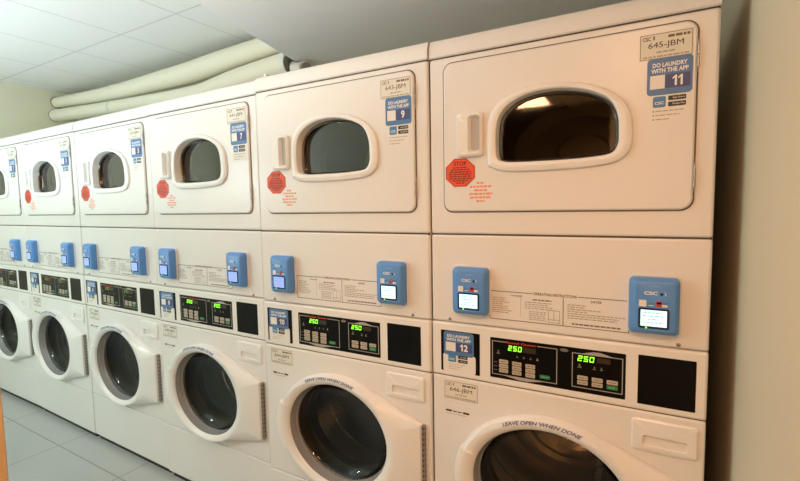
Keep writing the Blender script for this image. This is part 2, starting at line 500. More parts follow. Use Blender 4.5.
    rect(b, I[0], I[1], I[2], I[2] + w, o, 'ink_brown')
    rect(b, I[0], I[0] + w, I[2], I[3], o, 'ink_brown'); rect(b, I[1] - w, I[1], I[2], I[2] + 0.02, o, 'ink_brown'); rect(b, 0.4055, 0.4055 + w, I[2], I[3] - 0.006, o, 'ink_brown')
    rect(b, 0.2875, 0.2885, I[2] + 0.014, I[3] - 0.012, o, 'ink_grey')
    text(b, 'WASHER', 0.258, 0.293, I[3] - 0.0135, I[3] - 0.0085, o, 'ink_brown', 0.02)
    text(b, 'DRYER', 0.478, 0.506, I[3] - 0.0145, I[3] - 0.0085, o, 'ink_brown', 0.02)
    for k in range(8):
        words(b, 0.203, 0.203 + rnd.uniform(0.03, 0.075), I[3] - 0.022 - 0.0062 * k, I[3] - 0.0195 - 0.0062 * k, o, 'ink_grey', rnd)
    words(b, 0.322, 0.375, I[3] - 0.0205, I[3] - 0.017, o, 'ink_brown', rnd)
    for k in range(4):
        words(b, 0.300, 0.300 + rnd.uniform(0.06, 0.085), I[3] - 0.028 - 0.006 * k, I[3] - 0.0255 - 0.006 * k, o, 'ink_grey', rnd)
    for k in range(5):
        words(b, 0.312, 0.360, I[3] - 0.055 - 0.0058 * k, I[3] - 0.0525 - 0.0058 * k, o, 'ink_grey', rnd)
    frame(b, 0.366, 0.398, I[2] + 0.006, I[2] + 0.042, 0.001, o, 'ink_brown')
    rect(b, 0.3815, 0.3825, I[2] + 0.012, I[2] + 0.042, o, 'ink_brown'); rect(b, 0.366, 0.398, I[2] + 0.0145, I[2] + 0.0155, o, 'ink_brown')
    for k, wd in enumerate((0.05, 0.045, 0.085, 0.05, 0.145, 0.13, 0.125)):
        words(b, 0.418, 0.418 + wd, I[3] - 0.0255 - 0.0062 * k, I[3] - 0.0227 - 0.0062 * k, o, 'ink_grey', rnd)
    words(b, 0.43, 0.552, I[2] + 0.0075, I[2] + 0.0115, o, 'ink_brown', rnd)
    D['instruction_print'] = b
    return D

def reader_meshes(big):
    """blue payment reader with bevelled case; measured for the left one, the right one is of the same size"""
    R = {}
    u0, u1, z0, z1 = 0.0, 0.1165, 0.0, 0.148
    p0 = rrect_poly(u0 - .004, u1 + .004, z0 - .005, z1 + .005, 0.016, 5)
    p1 = rrect_poly(u0 - .003, u1 + .003, z0 - .004, z1 + .004, 0.015, 5)
    b = MB(); b.loft([at(p0, 0.0004), at(p0, 0.004), at(p1, 0.006)], 'halo', cap1=True); R['halo_plate'] = b  # pale plate stands in for the glow around the reader
    c = (0.058, 0.074)
    q = [rrect_poly(u0, u1, z0, z1, 0.013, 5), rrect_poly(u0 + .002, u1 - .002, z0 + .004, z1 - .002, 0.013, 5), rrect_poly(u0 + .016, u1 - .008, z0 + .010, z1 - .009, 0.010, 5), rrect_poly(u0 + .019, u1 - .011, z0 + .013, z1 - .012, 0.009, 5)]
    q = by_angle(q, c)
    b = MB(); b.loft([at(q[0], 0.006), at(q[0], 0.018), at(q[1], 0.026), at(q[2], 0.0345), at(q[3], 0.036)], 'blue', cap1=True)
    o = 0.0363
    text(b, 'CSC', 0.036, 0.066, 0.1055, 0.1145, o, 'white_ink', 0.03)
    b.add(at(ell(0.0755, 0.1085, 0.0037, 0.0037, 14), o), [list(range(14))], 'blue_dark')
    text(b, ')', 0.0815, 0.0855, 0.104, 0.114, o, 'white_ink', 0.0)
    words(b, 0.048, 0.074, 0.127, 0.1285, o, 'screen_ink', random.Random(1))
    rect(b, 0.0245, 0.0415, 0.0745, 0.0915, o, 'sticker_white')
    rect(b, 0.0635, 0.0765, 0.076, 0.090, o, 'stop_edge'); rect(b, 0.0765, 0.089, 0.076, 0.0815, o, 'sticker_white')
    rect(b, 0.0655, 0.0750, 0.083, 0.088, o, 'sticker_white')
    words(b, 0.045, 0.060, 0.082, 0.0845, o, 'sticker_blue', random.Random(2)); words(b, 0.047, 0.060, 0.077, 0.079, o, 'sticker_white', random.Random(5)); words(b, 0.079, 0.092, 0.085, 0.0875, o, 'sticker_blue', random.Random(2))
    words(b, 0.046, 0.090, 0.0155, 0.0168, o, 'screen_ink', random.Random(6))
    R['case'] = b
    b = MB()
    f0 = rrect_poly(0.0235, 0.0935, 0.0185, 0.0715, 0.005, 4); f1 = rrect_poly(0.0265, 0.0905, 0.0225, 0.0685, 0.003, 4)
    f0, f1 = by_angle([f0, f1], (0.058, 0.045))
    b.loft([at(f0, 0.0355), at(f0, 0.0375), at(f1, 0.0375)], 'blue_dark', cap1=False)
    b.add(at(f1, 0.0374), [list(range(len(f1)))], 'blue_dark')
    rect(b, 0.040, 0.044, 0.0185, 0.0222, 0.0378, 'led')
    R['screen_frame'] = b
    for nm, mm in (('screen', 'screen'), ('screen_dim', 'screen_dim')):
        b = MB(); rect(b, 0.0290, 0.0880, 0.0245, 0.0665, 0.0379, mm)
        rnd = random.Random(4)
        for k, (a, w) in enumerate(((0.036, 0.040), (0.034, 0.046), (0.045, 0.02), (0.034, 0.044))):
            words(b, a, a + w, 0.0585 - 0.0085 * k, 0.0605 - 0.0085 * k, 0.0381, 'screen_ink', rnd)
        R[nm] = b
    return R

def app_sticker(number, u0, u1, z0, z1, off, lower=True):
    """blue app sticker with the machine's number, white square where the code is, store badges under it"""
    b = MB(); w = u1 - u0; h = z1 - z0
    U = lambda t: u0 + w * t
    Z = lambda t: z0 + h * t
    plate(b, rrect_poly(u0, u1, z0, z1, 0.009, 4), off, 'sticker_blue', 0.0005)
    e = off + 0.0003
    text(b, 'DO LAUNDRY', U(0.12), U(0.88), Z(0.755), Z(0.875), e, 'white_ink', 0.03)
    text(b, 'WITH THE APP', U(0.09), U(0.91), Z(0.60), Z(0.72), e, 'white_ink', 0.03)
    rect(b, U(0.07), U(0.40), Z(0.17), Z(0.54), e, 'sticker_white')
    rect(b, U(0.41), U(0.95), Z(0.17), Z(0.54), e, 'ink_navy')
    dw = {'1': 0.095}
    tot = sum(dw.get(ch, 0.135) + 0.03 for ch in number) - 0.03
    t_ = 0.68 - tot / 2
    for ch in number:
        if ch == '1':
            g = [(.5, 0), (1, 0), (1, 1), (.6, 1), (0, .78), (0, .60), (.5, .75)]
            b.add([(U(t_ + .095 * x_), -(e + .0003), Z(.22 + .28 * y_)) for x_, y_ in g], [list(range(7))], 'white_ink')
        else: text(b, ch, U(t_), U(t_ + dw.get(ch, 0.135)), Z(0.22), Z(0.50), e + 0.0003, 'white_ink', 0.03)
        t_ += dw.get(ch, 0.135) + 0.03
    return b

def serial(number, u0, u1, z0, z1, off):
    b = MB(); w = u1 - u0; h = z1 - z0; U = lambda t: u0 + w * t; Z = lambda t: z0 + h * t
    plate(b, rrect_poly(u0, u1, z0, z1, 0.002, 2), off, 'serial_paper', 0.0004)
    e = off + 0.0003
    frame(b, U(0.012), U(0.988), Z(0.02), Z(0.98), 0.0012, e, 'ink_brown')
    text(b, 'CSC', U(0.06), U(0.22), Z(0.74), Z(0.90), e, 'ink_brown', 0.02)
    rect(b, U(0.26), U(0.29), Z(0.76), Z(0.90), e, 'ink_brown')
    words(b, U(0.54), U(0.94), Z(0.78), Z(0.88), e, 'ink_brown', random.Random(2))
    text(b, number, U(0.17), U(0.83), Z(0.38), Z(0.66), e, 'ink', 0.0)
    words(b, U(0.33), U(0.67), Z(0.24), Z(0.30), e, 'ink_grey', random.Random(5))
    words(b, U(0.07), U(0.93), Z(0.08), Z(0.14), e, 'ink_grey', random.Random(9))
    return b

# ------------------------------------------------------------------ washer meshes
DC = (0.370, 0.4965)
def E(a, b, o, n=72): return at(ell(DC[0], DC[1], a, b, n), o)

def seg7(mb, txt, u, z, h, w, off, mt, gap=0.004):
    S = {'0': 'abcdef', '2': 'abged', '5': 'afgcd'}
    t = h * 0.17
    for ch in txt:
        k = 0.12
        sh = lambda x, y: (u + x * w + k * y * h, z + y * h)
        def bar(x0, y0, x1, y1):
            p = [sh(x0, y0), sh(x1, y0), sh(x1, y1), sh(x0, y1)]
            mb.add(at(p, off), [[0, 1, 2, 3]], mt)
        tw = t / w * 0.8; th = t / h
        for s_ in S[ch]:
            if s_ == 'a': bar(0.05, 1 - th, 0.95, 1)
            if s_ == 'g': bar(0.05, 0.5 - th / 2, 0.95, 0.5 + th / 2)
            if s_ == 'd': bar(0.05, 0, 0.95, th)
            if s_ == 'f': bar(0, 0.53, tw, 0.98)
            if s_ == 'b': bar(1 - tw, 0.53, 1, 0.98)
            if s_ == 'e': bar(0, 0.02, tw, 0.47)
            if s_ == 'c': bar(1 - tw, 0.02, 1, 0.47)
        u += w + gap

def build_washer_meshes():
    D = {}
    hole = ell(DC[0], DC[1], 0.232, 0.194)
    shell = rrect_poly(U0, U1, 0.045, ZC - 0.001, 0.003, 2)
    back = rrect_poly(U0 + INS, U1 - INS, 0.045, ZC - 0.001, 0.003, 2)
    a, k, e = by_angle([shell, back, hole], DC)
    b = MB(); b.loft([at(k, -DEP), at(k, -0.07), at(a, -0.06), at(a, -0.012), at(e, -0.012), at(e, -0.06)], 'enamel', cap0=True); D['cabinet'] = b
    b = MB(); front_panel(b, U0, U1, 0.2545, ZP - 0.002, 0.02, 'enamel', hole, DC, 0.005); D['front_panel'] = b
    b = MB(); front_panel(b, U0, U1, 0.004, 0.2525, 0.02, 'enamel', None, None, 0.003); D['kick_panel'] = b
    b = MB(); b.box(U0 + 0.016, U1 - 0.016, 0.016, DEP, -0.026, 0.046, 'rubber'); D['plinth'] = b
    b = MB(); b.box(U0 + 0.002, U1 - 0.002, 0.005, 0.02, ZP - 0.006, ZP + 0.006, 'groove'); D['seam_shade_strip'] = b  # painted shade of the seam below the fascia
    b = MB()
    front_panel(b, U0, U1, ZP + 0.001, ZC - 0.0015, 0.02, 'plastic_warm', None, None, 0.006, 0.003); D['control_fascia'] = b
    # black panels of the fascia
    o = 0.0034
    b = MB(); plate(b, rrect_poly(0.1965, 0.567, 0.8077, 0.932, 0.002, 2), o, 'black', 0.0010); D['display_panel'] = b
    b = MB(); plate(b, rrect_poly(0.5955, 0.724, 0.8045, 0.936, 0.002, 2), o, 'black', 0.0010); D['blank_panel'] = b
    b = MB(); plate(b, rrect_poly(0.0335, 0.1635, 0.8030, 0.9358, 0.002, 2), o, 'black', 0.0010); D['sticker_panel'] = b
    # left display (washer)
    e = o + 0.0004
    def bracket(b, u0, u1, z0, z1, dip):
        """silver outline; dip < 0 widens the bottom edge into a point, dip > 0 the top edge"""
        w = 0.0022
        rect(b, u0, u0 + w, z0, z1, e, 'silver'); rect(b, u1 - w, u1, z0, z1, e, 'silver')
        rect(b, u0, u1, z0, z0 + w, e, 'silver'); rect(b, u0, u1, z1 - w, z1, e, 'silver')
        m_ = (u0 + u1) / 2; s_ = (u1 - u0) * 0.30
        if dip < 0: b.add(at([(m_ - s_, z0), (m_ - s_ * .25, z0 - 0.0075), (m_ + s_ * .25, z0 - 0.0075), (m_ + s_, z0), (m_ + s_ * .25, z0 + 0.001), (m_ - s_ * .25, z0 + 0.001)], e), [[0, 1, 2, 3, 4, 5]], 'silver')
        else: b.add(at([(m_ + s_, z1), (m_ + s_ * .25, z1 + 0.0075), (m_ - s_ * .25, z1 + 0.0075), (m_ - s_, z1), (m_ - s_ * .25, z1 - 0.001), (m_ + s_ * .25, z1 - 0.001)], e), [[0, 1, 2, 3, 4, 5]], 'silver')
    def icon(b, u, z, s, mt):
        b.add(at([(u - s, z), (u + s, z), (u + s * .5, z + s * .9), (u - s * .5, z + s * .9)], e), [[0, 1, 2, 3]], mt)
        b.add(at(ell(u, z + s * 1.5, s * .45, s * .55, 8), e), [list(range(8))], mt)
    b = MB()
    bracket(b, 0.2025, 0.3925, 0.8185, 0.9225, -1)
    rect(b, 0.246, 0.337, 0.9195, 0.924, e + 0.0001, 'black')
    text(b, 'Speed Queen', 0.246, 0.333, 0.9165, 0.9255, e + 0.0003, 'led_red', 0.03)
    rect(b, 0.296, 0.333, 0.897, 0.9135, e, 'led_off')
    icon(b, 0.222, 0.883, 0.006, 'silver_dim')
    for k in range(4): icon(b, 0.279 + 0.0195 * k, 0.8785, 0.0036, 'silver_dim' if k < 3 else 'silver')
    for k in range(3): rect(b, 0.208, 0.219, 0.832 + 0.012 * k, 0.834 + 0.012 * k, e, 'silver_dim')
    D['washer_display'] = b
    b = MB(); seg7(b, '250', 0.2515, 0.8975, 0.0155, 0.0105, e + 0.0003, 'led'); D['washer_digits'] = b
    b = MB(); seg7(b, '250', 0.2515, 0.8975, 0.0155, 0.0105, e + 0.0003, 'led_faint'); D['washer_digits_faint'] = b
    b = MB(); bracket(b, 0.432, 0.5605, 0.8200, 0.9185, 1)
    rect(b, 0.496, 0.530, 0.897, 0.9115, e, 'led_off')
    icon(b, 0.452, 0.877, 0.006, 'silver_dim'); icon(b, 0.490, 0.877, 0.0045, 'silver_dim'); icon(b, 0.508, 0.877, 0.0045, 'silver_dim')
    D['dryer_display'] = b
    b = MB(); seg7(b, '250', 0.4465, 0.8965, 0.0155, 0.0112, e + 0.0003, 'led'); D['dryer_digits'] = b
    b = MB(); seg7(b, '250', 0.4465, 0.8965, 0.0155, 0.0112, e + 0.0003, 'led_faint'); D['dryer_digits_faint'] = b
    b = MB(); lz = ell(0.411, 0.921, 0.0115, 0.005, 16); b.loft([at(lz, o), at(ell(0.411, 0.921, 0.009, 0.004, 16), o + 0.002)], 'silver_dim', cap1=True); D['sensor_lens'] = b
    # buttons
    def key(u0, z0, w, h, mt):
        b = MB(); p = rrect_poly(u0, u0 + w, z0, z0 + h, 0.0018, 3); q = rrect_poly(u0 + .0007, u0 + w - .0007, z0 + .0007, z0 + h - .0007, 0.0016, 3)
        b.loft([at(p, o), at(p, o + 0.0010), at(q, o + 0.0017)], mt, cap1=True)
        words(b, u0 + 0.005, u0 + w - 0.004, z0 + h * .42, z0 + h * .62, o + 0.0019, 'ink_brown' if mt == 'key' else 'silver', random.Random(int(u0 * 1e4) + int(z0 * 1e4)))
        return b
    K = []
    for c in range(3):
        for r in range(3): K.append(key(0.2245 + 0.0395 * c, 0.8275 + 0.0138 * r - 0.0012 * c, 0.0275, 0.0118, 'key'))
    K.append(key(0.3445, 0.8285, 0.0285, 0.0105, 'key_green'))
    for c in range(3):
        for r in range(2):
            K.append(key(0.4465 + 0.0375 * c, 0.8300 + 0.0138 * r - 0.0005 * c, 0.0275, 0.0115, 'key_green' if (c == 2 and r == 0) else 'key'))
    D['_keys'] = K
    # detergent drawer
    b = MB()
    d0 = rrect_poly(0.5835, 0.733, 0.678, 0.7645, 0.010, 5); d1 = rrect_poly(0.5875, 0.729, 0.682, 0.7605, 0.008, 5)
    k0 = rrect_poly(0.6095, 0.710, 0.694, 0.7225, 0.006, 5); k1 = rrect_poly(0.612, 0.708, 0.696, 0.716, 0.005, 5)
    x = by_angle([d0, d1, k0, k1], (0.66, 0.707))
    b.loft([at(x[0], 0.0), at(x[0], 0.003), at(x[1], 0.006), at(x[2], 0.006), at(x[3], -0.010)], 'plastic', cap1=True); D['detergent_drawer'] = b
    # door
    outl = hull(ell(DC[0], DC[1], 0.277, 0.221, 96) + [(0.7165, 0.607), (0.7165, 0.358)])
    rim = ell(DC[0], DC[1], 0.240, 0.202)
    g = grow(outl, DC, -0.004)
    x = by_angle([outl, g, ell(DC[0], DC[1], .262, .2125), ell(DC[0], DC[1], .256, .209), ell(DC[0], DC[1], .245, .2040), ell(DC[0], DC[1], .228, .194), ell(DC[0], DC[1], .220, .1885)], DC)
    def mix(f): return [(p[0] * (1 - f) + q[0] * f, p[1] * (1 - f) + q[1] * f) for p, q in zip(x[1], x[2])]
    b = MB(); b.loft([at(x[0], 0.001), at(x[0], 0.016), at(x[1], 0.0215), at(mix(.25), 0.0275), at(mix(.5), 0.0345), at(mix(.75), 0.0405), at(x[2], 0.0445), at(x[3], 0.0455), at(x[4], 0.0445), at(x[5], 0.040), at(x[6], 0.031)], 'plastic'); D['door'] = b
    b = MB()
    b.loft([E(.220, .1885, .031), E(.2175, .187, .020), E(.214, .185, .014), E(.213, .184, .006), E(.209, .182, .002), E(.208, .181, -.006)], 'liner'); D['inner_bezel'] = b
    b = MB()
    b.loft([E(.208, .181, -.002), E(.197, .171, -.018), E(.165, .143, -.034), E(.11, .092, -.044), E(.05, .042, -.048)], 'glass_w', cap1=True); D['door_glass'] = b
    b = MB()   # grip: a raised piece of the ring on its left side
    prof = [(.2815, .2245, .012), (.2815, .2245, .036), (.275, .220, .046), (.260, .211, .0505), (.240, .2015, .0480), (.2235, .191, .038)]
    L = []
    for k in range(15):
        t = math.radians(158 + 50 * k / 14)
        L.append([(DC[0] + a_ * math.cos(t), -o_, DC[1] + b_ * math.sin(t)) for a_, b_, o_ in prof][::-1])
    b.loft(L, 'plastic', closed=False); b.add(L[0], [list(range(6))], 'plastic'); b.add(L[-1], [list(range(6))[::-1]], 'plastic')
    D['grip'] = b
    b = MB()   # white band with the printed words, following the ring
    L0, L1 = [], []
    for k in range(41):
        t = math.radians(150 - 105 * k / 40)
        wd = min(1.0, min(k, 40 - k) / 10.0)
        a0, b0, a1, b1 = .2600 - .010 * wd, .2110 - .0035 * wd, .2600 + .015 * wd, .2110 + .009 * wd
        f0 = .0463
        f1 = .0463 - .0048 * wd
        L0.append((DC[0] + a0 * math.cos(t), -f0, DC[1] + b0 * math.sin(t))); L1.append((DC[0] + a1 * math.cos(t), -f1, DC[1] + b1 * math.sin(t)))
    b.loft([L0, L1], 'band', closed=False)
    v, f = text_geo('LEAVE OPEN WHEN DONE', 0.02, 0.25)
    P = []
    for a_, c_ in v:
        t = math.radians(118.5 - 50 * a_)
        r = c_ * 0.0155
        P.append((DC[0] + (.2530 + r * 0.9) * math.cos(t), -(.0475 - .0030 * c_), DC[1] + (.2090 + r * .62) * math.sin(t)))
    b.add(P, f, 'ink_navy')
    D['band_print'] = b
    b = MB(); b.box(0.7165, 0.7275, -0.0125, 0.0, 0.360, 0.606, 'hinge', 0.001)
    for k in range(13):
        z = 0.372 + 0.0183 * k
        b.box(0.7195, 0.7245, -0.0132, -0.012, z, z + 0.008, 'seam'); b.box(0.7272, 0.7280, -0.0095, -0.0035, z, z + 0.008, 'seam')
    D['hinge'] = b
    b = MB(); b.loft([E(.246, .206, -.004), E(.246, .206, -.02), E(.225, .187, -.03), E(.222, .185, -.06), E(.212, .176, -.075), E(.215, .179, -.10), E(.21, .175, -.115), E(.216, .18, -.12)], 'rubber'); D['door_boot'] = b
    b = MB()
    b.loft([E(.212, .177, -.115), E(.225, .19, -.12), E(.262, .215, -.14), E(.265, .218, -.15), E(.265, .218, -.26), E(.260, .214, -.265), E(.265, .218, -.27), E(.265, .218, -.42), E(.245, .203, -.45), E(.20, .166, -.455), E(.192, .160, -.440),
            E(.165, .137, -.440), E(.158, .131, -.452), E(.125, .104, -.452), E(.118, .098, -.432), E(.07, .058, -.425), E(.06, .05, -.41)], 'steel', cap1=True)
    for k in range(3):
        t = math.radians(60 + 120 * k)
        c = Vector((DC[0] + .262 * math.cos(t), DC[1] + .215 * math.sin(t))); d = Vector((-math.cos(t), -math.sin(t))); e2 = Vector((-d.y, d.x))
        sec = [c + e2 * .04, c + d * .055 + e2 * .014, c + d * .055 - e2 * .014, c - e2 * .04]
        b.loft([[(p.x, .16, p.y) for p in sec], [(p.x, .43, p.y) for p in sec]], 'steel', cap0=True, cap1=True)
    D['drum'] = b
    b = MB()   # little black and white strip
    rect(b, .047, .127, .6560, .6745, .0004, 'sticker_white')
    rect(b, .0475, .0680, .6675, .6740, .0007, 'ink'); rect(b, .1060, .1270, .6675, .6740, .0007, 'ink')
    words(b, .0715, .1030, .6685, .6725, .0007, 'ink_navy', random.Random(2)); words(b, .049, .120, .6600, .6620, .0007, 'ink_grey', random.Random(7))
    D['small_sticker'] = b
    return D

DM = {k: v.mesh(k, -ZC, -W / 2) for k, v in build_dryer_meshes().items()}
RM = {k: v.mesh(k) for k, v in reader_meshes(True).items()}
wm = build_washer_meshes()
KEYS = [k.mesh('button', 0, -W / 2) for k in wm.pop('_keys')]
WM = {k: v.mesh(k, 0, -W / 2) for k, v in wm.items()}
sw = MB(); sw.loft([at(ell(0, 0, .0055, .0055, 14), 0.0), at(ell(0, 0, .0050, .0050, 14), .0025), at(ell(0, 0, .003, .003, 14), .0035)], 'hinge', cap1=True)
SCREW = sw.mesh('screw')

# per machine: dx, dy, dz, yaw
FIT = [(0.0050, 0.0060, 0.0, 1.7018), (0.0055, -0.0201, 0.0, 1.3071), (-0.0056, -0.0100, 0.0, -0.0934), (-0.0065, 0.0008, 0.0, -0.7641), (-0.0050, 0.0083, 0.0, -0.8591), (-0.0060, 0.0150, 0.0, 0.1562)]
PSH = [0.0, -0.010, -0.017, -0.012, -0.012, -0.012]   # fascias and readers sit a little differently from machine to machine
NUM = [('11', '12', '645-JBM', '646-JBM'), ('9', '10', '643-JBM', '644-JBM'), ('7', '8', '641-JBM', '642-JBM'), ('5', '6', '639-JBM', '640-JBM'), ('3', '4', '637-JBM', '638-JBM'), ('1', '2', '635-JBM', '636-JBM')]
DL = ['upper white dryer with number 11 app sticker, beside the right wall',
      'upper white dryer with number 9 app sticker, stacked on washer 10',
      'upper white dryer with number 7 app sticker, under the free end of the pipes',
      'upper white dryer fourth from the right wall, grey window, left neighbour of dryer 7',
      'upper white dryer with small grey window, fifth from the right wall',
      'upper white dryer farthest away, cut off by the left edge of the photo']
WL = ['white front-load washer with number 12 sticker and only the top of its door in view',
      'white front-load washer with number 10 sticker, below dryer 9',
      'white front-load washer with whole round door in view, directly below dryer 7',
      'white front-load washer fourth from the right wall, left neighbour of the washer under dryer 7',
      'white front-load washer fifth from the right wall, dark round door facing the floor tiles',
      'white front-load washer farthest away, partly cut off beside the wooden door edge']

for i in range(6):
    dx, dy, dz, yw = FIT[i]
    cx = -(i + .5) * W + dx
    d = tag(empty('tumble_dryer', (cx, dy, ZC), math.radians(yw)), DL[i], 'dryer', 'stacked tumble dryers along the wall')
    nd, nw, sd, s_w = NUM[i]
    for k in ('cabinet', 'front_panel', 'access_panel', 'top_cap', 'seam_shade_strip', 'top_seam_shade_strip', 'door_groove_shade', 'drum', 'drum_throat'):
        link(k, DM[k], d)
    link('instruction_print', DM['instruction_print'], d, 'brown printed operating instructions').location.x = PSH[i]
    door = link('door', DM['door'], d)
    for k in ('window_bezel', 'window_rim', 'window_glass', 'handle'):
        link(k, DM[k], door)
    link('handle_pocket', DM['handle_pocket'], door)
    link('hinge', DM['hinge'], door); link('hinge', DM['hinge_low'], door)
    link('stop_sticker', DM['stop_sticker'], door, 'red octagonal stop sticker')
    link('warning_print', DM['warning_print'], door, 'small red warning print')
    link('serial_sticker', serial(sd, 0.5815, 0.6940, 1.6815, 1.7435, 0.0096).mesh('serial_sticker', -ZC, -W / 2), door, 'cream serial sticker')
    b = app_sticker(nd, 0.5995, 0.6950, 1.5950, 1.6830, 0.0100)
    plate(b, rrect_poly(0.6060, 0.6900, 1.5290, 1.5945, 0.003, 3), 0.0096, 'sticker_white', 0.0004)
    e = 0.0099
    b.add(at(rrect_poly(0.6135, 0.6410, 1.5650, 1.5915, 0.004, 3), e), [list(range(16))], 'badge_blue')
    text(b, 'CSC', 0.6175, 0.6370, 1.572, 1.579, e + .0003, 'white_ink', 0.02)
    for z_, t_ in ((1.5800, 'App Store'), (1.5655, 'Google Play')):
        b.add(at(rrect_poly(0.6460, 0.6830, z_, z_ + .0110, 0.002, 3), e), [list(range(16))], 'ink')
        text(b, t_, 0.6545, 0.6805, z_ + .003, z_ + .008, e + .0003, 'white_ink', 0.01)
    for k, w in enumerate((0.060, 0.050, 0.030)):
        rect(b, 0.6135, 0.6165, 1.5545 - .0100 * k, 1.5575 - .0100 * k, e, 'ink_brown')
        words(b, 0.620, 0.620 + w, 1.5548 - .0100 * k, 1.5572 - .0100 * k, e, 'ink_grey', random.Random(k))
    link('number_sticker', b.mesh('number_sticker', -ZC, -W / 2), door, 'blue app sticker with number ' + nd)
    for u in (0.0640, 0.6840):
        o = link('screw', SCREW, d); o.location = (u - W / 2, 0, 0.9730 - ZC)
    for j, u in enumerate((0.0825, 0.5705)):
        lit = (i == 0) or (i == 1 and j == 1)
        r = link('card_reader', RM['case'], d, ('left' if j == 0 else 'right') + ' blue card reader'); r.location = (u - W / 2 + PSH[i], 0, (0.9985 if i == 0 else 1.006) - ZC)
        r.scale = (0.97, 1, 0.98)
        if i: r.scale = (0.91, 1, 0.97)
        link('halo_plate', RM['halo_plate'], r); link('screen_frame', RM['screen_frame'], r)
        link('screen', RM['screen' if lit else 'screen_dim'], r, 'lit pale screen' if lit else 'lit blue screen')
    # ---- washer
    w = tag(empty('washing_machine', (cx, dy, 0), math.radians(yw)), WL[i], 'washing machine', 'front-load washers along the wall')
    for k in ('cabinet', 'front_panel', 'kick_panel', 'plinth', 'seam_shade_strip', 'detergent_drawer', 'drum', 'door_boot'):
        link(k, WM[k], w)
    fa = link('control_fascia', WM['control_fascia'], w)
    dp = link('display_panel', WM['display_panel'], fa, 'black display panel')
    link('blank_panel', WM['blank_panel'], fa, 'plain black panel')
    link('sticker_panel', WM['sticker_panel'], fa, 'black panel behind the number sticker')
    for k in ('washer_display', 'dryer_display', 'sensor_lens'): link(k, WM[k], fa)
    sfx, tx = ('', 'green lit price digits') if i < 3 else ('_faint', 'faintly lit price digits')
    link('led_digits', WM['washer_digits' + sfx], fa, tx); link('led_digits', WM['dryer_digits' + sfx], fa, tx)
    for k in KEYS: link('button', k, fa)
    b = app_sticker(nw, 0.0435, 0.1440, 0.8570, 0.9335, 0.0040)
    plate(b, rrect_poly(0.0410, 0.1500, 0.8010, 0.8620, 0.009, 4), 0.00375, 'sticker_white', 0.0004)
    e = 0.0041
    b.add(at(rrect_poly(0.0590, 0.0855, 0.8350, 0.8585, 0.003, 3), e + .0004), [list(range(16))], 'badge_blue')
    text(b, 'CSC', 0.0625, 0.0820, 0.841, 0.8475, e + .0007, 'white_ink', 0.02)
    for z_ in (0.8480, 0.8350):
        b.add(at(rrect_poly(0.0920, 0.1240, z_, z_ + .0100, 0.002, 3), e + .0004), [list(range(16))], 'ink')
        words(b, 0.1000, 0.1220, z_ + .0035, z_ + .0065, e + .0007, 'silver', random.Random(3))
    for k in range(3): words(b, 0.0600, 0.1180 - .012 * k, .8270 - .0075 * k, .8288 - .0075 * k, e, 'ink_grey', random.Random(k + 4))
    link('number_sticker', b.mesh('number_sticker', 0, -W / 2), fa, 'blue app sticker with number ' + nw)
    for ch_ in fa.children: ch_.location.x = PSH[i]
    ss_ = link('serial_sticker', serial(s_w, 0.0425, 0.1560, 0.7110, 0.7705, 0.0006).mesh('serial_sticker', 0, -W / 2), w, 'cream serial sticker')
    link('small_sticker', WM['small_sticker'], w, 'small black and white sticker')
    ss_.location.x = PSH[i]
    for ch_ in w.children:
        if ch_.name.startswith(('detergent_drawer', 'small_sticker')): ch_.location.x = PSH[i] * .7
    do = link('door', WM['door'], w)
    for k in ('inner_bezel', 'door_glass', 'grip'): link(k, WM[k], do)
    link('band_print', WM['band_print'], do, 'pale band printed LEAVE OPEN WHEN DONE'); link('hinge', WM['hinge'], do)

# ------------------------------------------------------------------ room
XL, XR, YB, YF, ZCEIL, ZSOF = -4.82, 0.060, 0.85, -2.30, 2.40, 2.16
FZ = -0.026
def struct(name, mb, **k):
    o = link(name, mb.mesh(name)); o['kind'] = 'structure'; return o
b = MB(); b.box(XL - .1, XR + .1, YF - .1, YB + .1, -0.1, FZ, 'floor'); struct('floor', b)
b = MB(); b.box(XL - .1, XR + .1, YB, YB + .1, FZ, ZCEIL + .1, 'wall'); struct('wall_back', b)
b = MB(); b.box(XL - .1, XL, YF, YB, FZ, ZCEIL + .1, 'wall'); struct('wall_left', b)
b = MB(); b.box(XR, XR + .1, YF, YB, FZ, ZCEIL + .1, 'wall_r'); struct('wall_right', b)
DW0, DW1, DWZ = -1.30, -0.32, 2.08  # unseen doorway and corridor added as a dark reflection for the nearest dryer window
b = MB()
b.box(XL - .1, DW0, YF - .1, YF, FZ, ZCEIL + .1, 'wall'); b.box(DW1, XR + .1, YF - .1, YF, FZ, ZCEIL + .1, 'wall'); b.box(DW0, DW1, YF - .1, YF, DWZ, ZCEIL + .1, 'wall')
struct('wall_front', b)
b = MB(); b.box(DW0 - .4, DW1 + .4, YF - 1.7, YF - .1, -.1, FZ, 'floor'); struct('floor_added_corridor', b)
b = MB(); b.box(DW0 - .4, DW1 + .4, YF - 1.8, YF - 1.7, FZ, ZCEIL, 'wood'); struct('wall_added_corridor', b)
b = MB(); b.box(DW0 - .5, DW0 - .4, YF - 1.8, YF - .1, FZ, ZCEIL, 'wood'); struct('wall_added_corridor', b)
b = MB(); b.box(DW1 + .4, DW1 + .5, YF - 1.8, YF - .1, FZ, ZCEIL, 'wood'); struct('wall_added_corridor', b)
b = MB(); b.box(DW0 - .5, DW1 + .5, YF - 1.8, YF - .1, ZCEIL, ZCEIL + .1, 'wood'); struct('ceiling_added_corridor', b)
sx = lambda y: -1.755 - 0.262 * y          # soffit's left edge runs a little askew
b = MB(); b.box(XL, XR, YF, YB, ZCEIL, ZCEIL + .1, 'ceil'); struct('ceiling', b)
q = [(sx(YF), YF), (XR, YF), (XR, YB), (sx(YB), YB)]
b = MB()
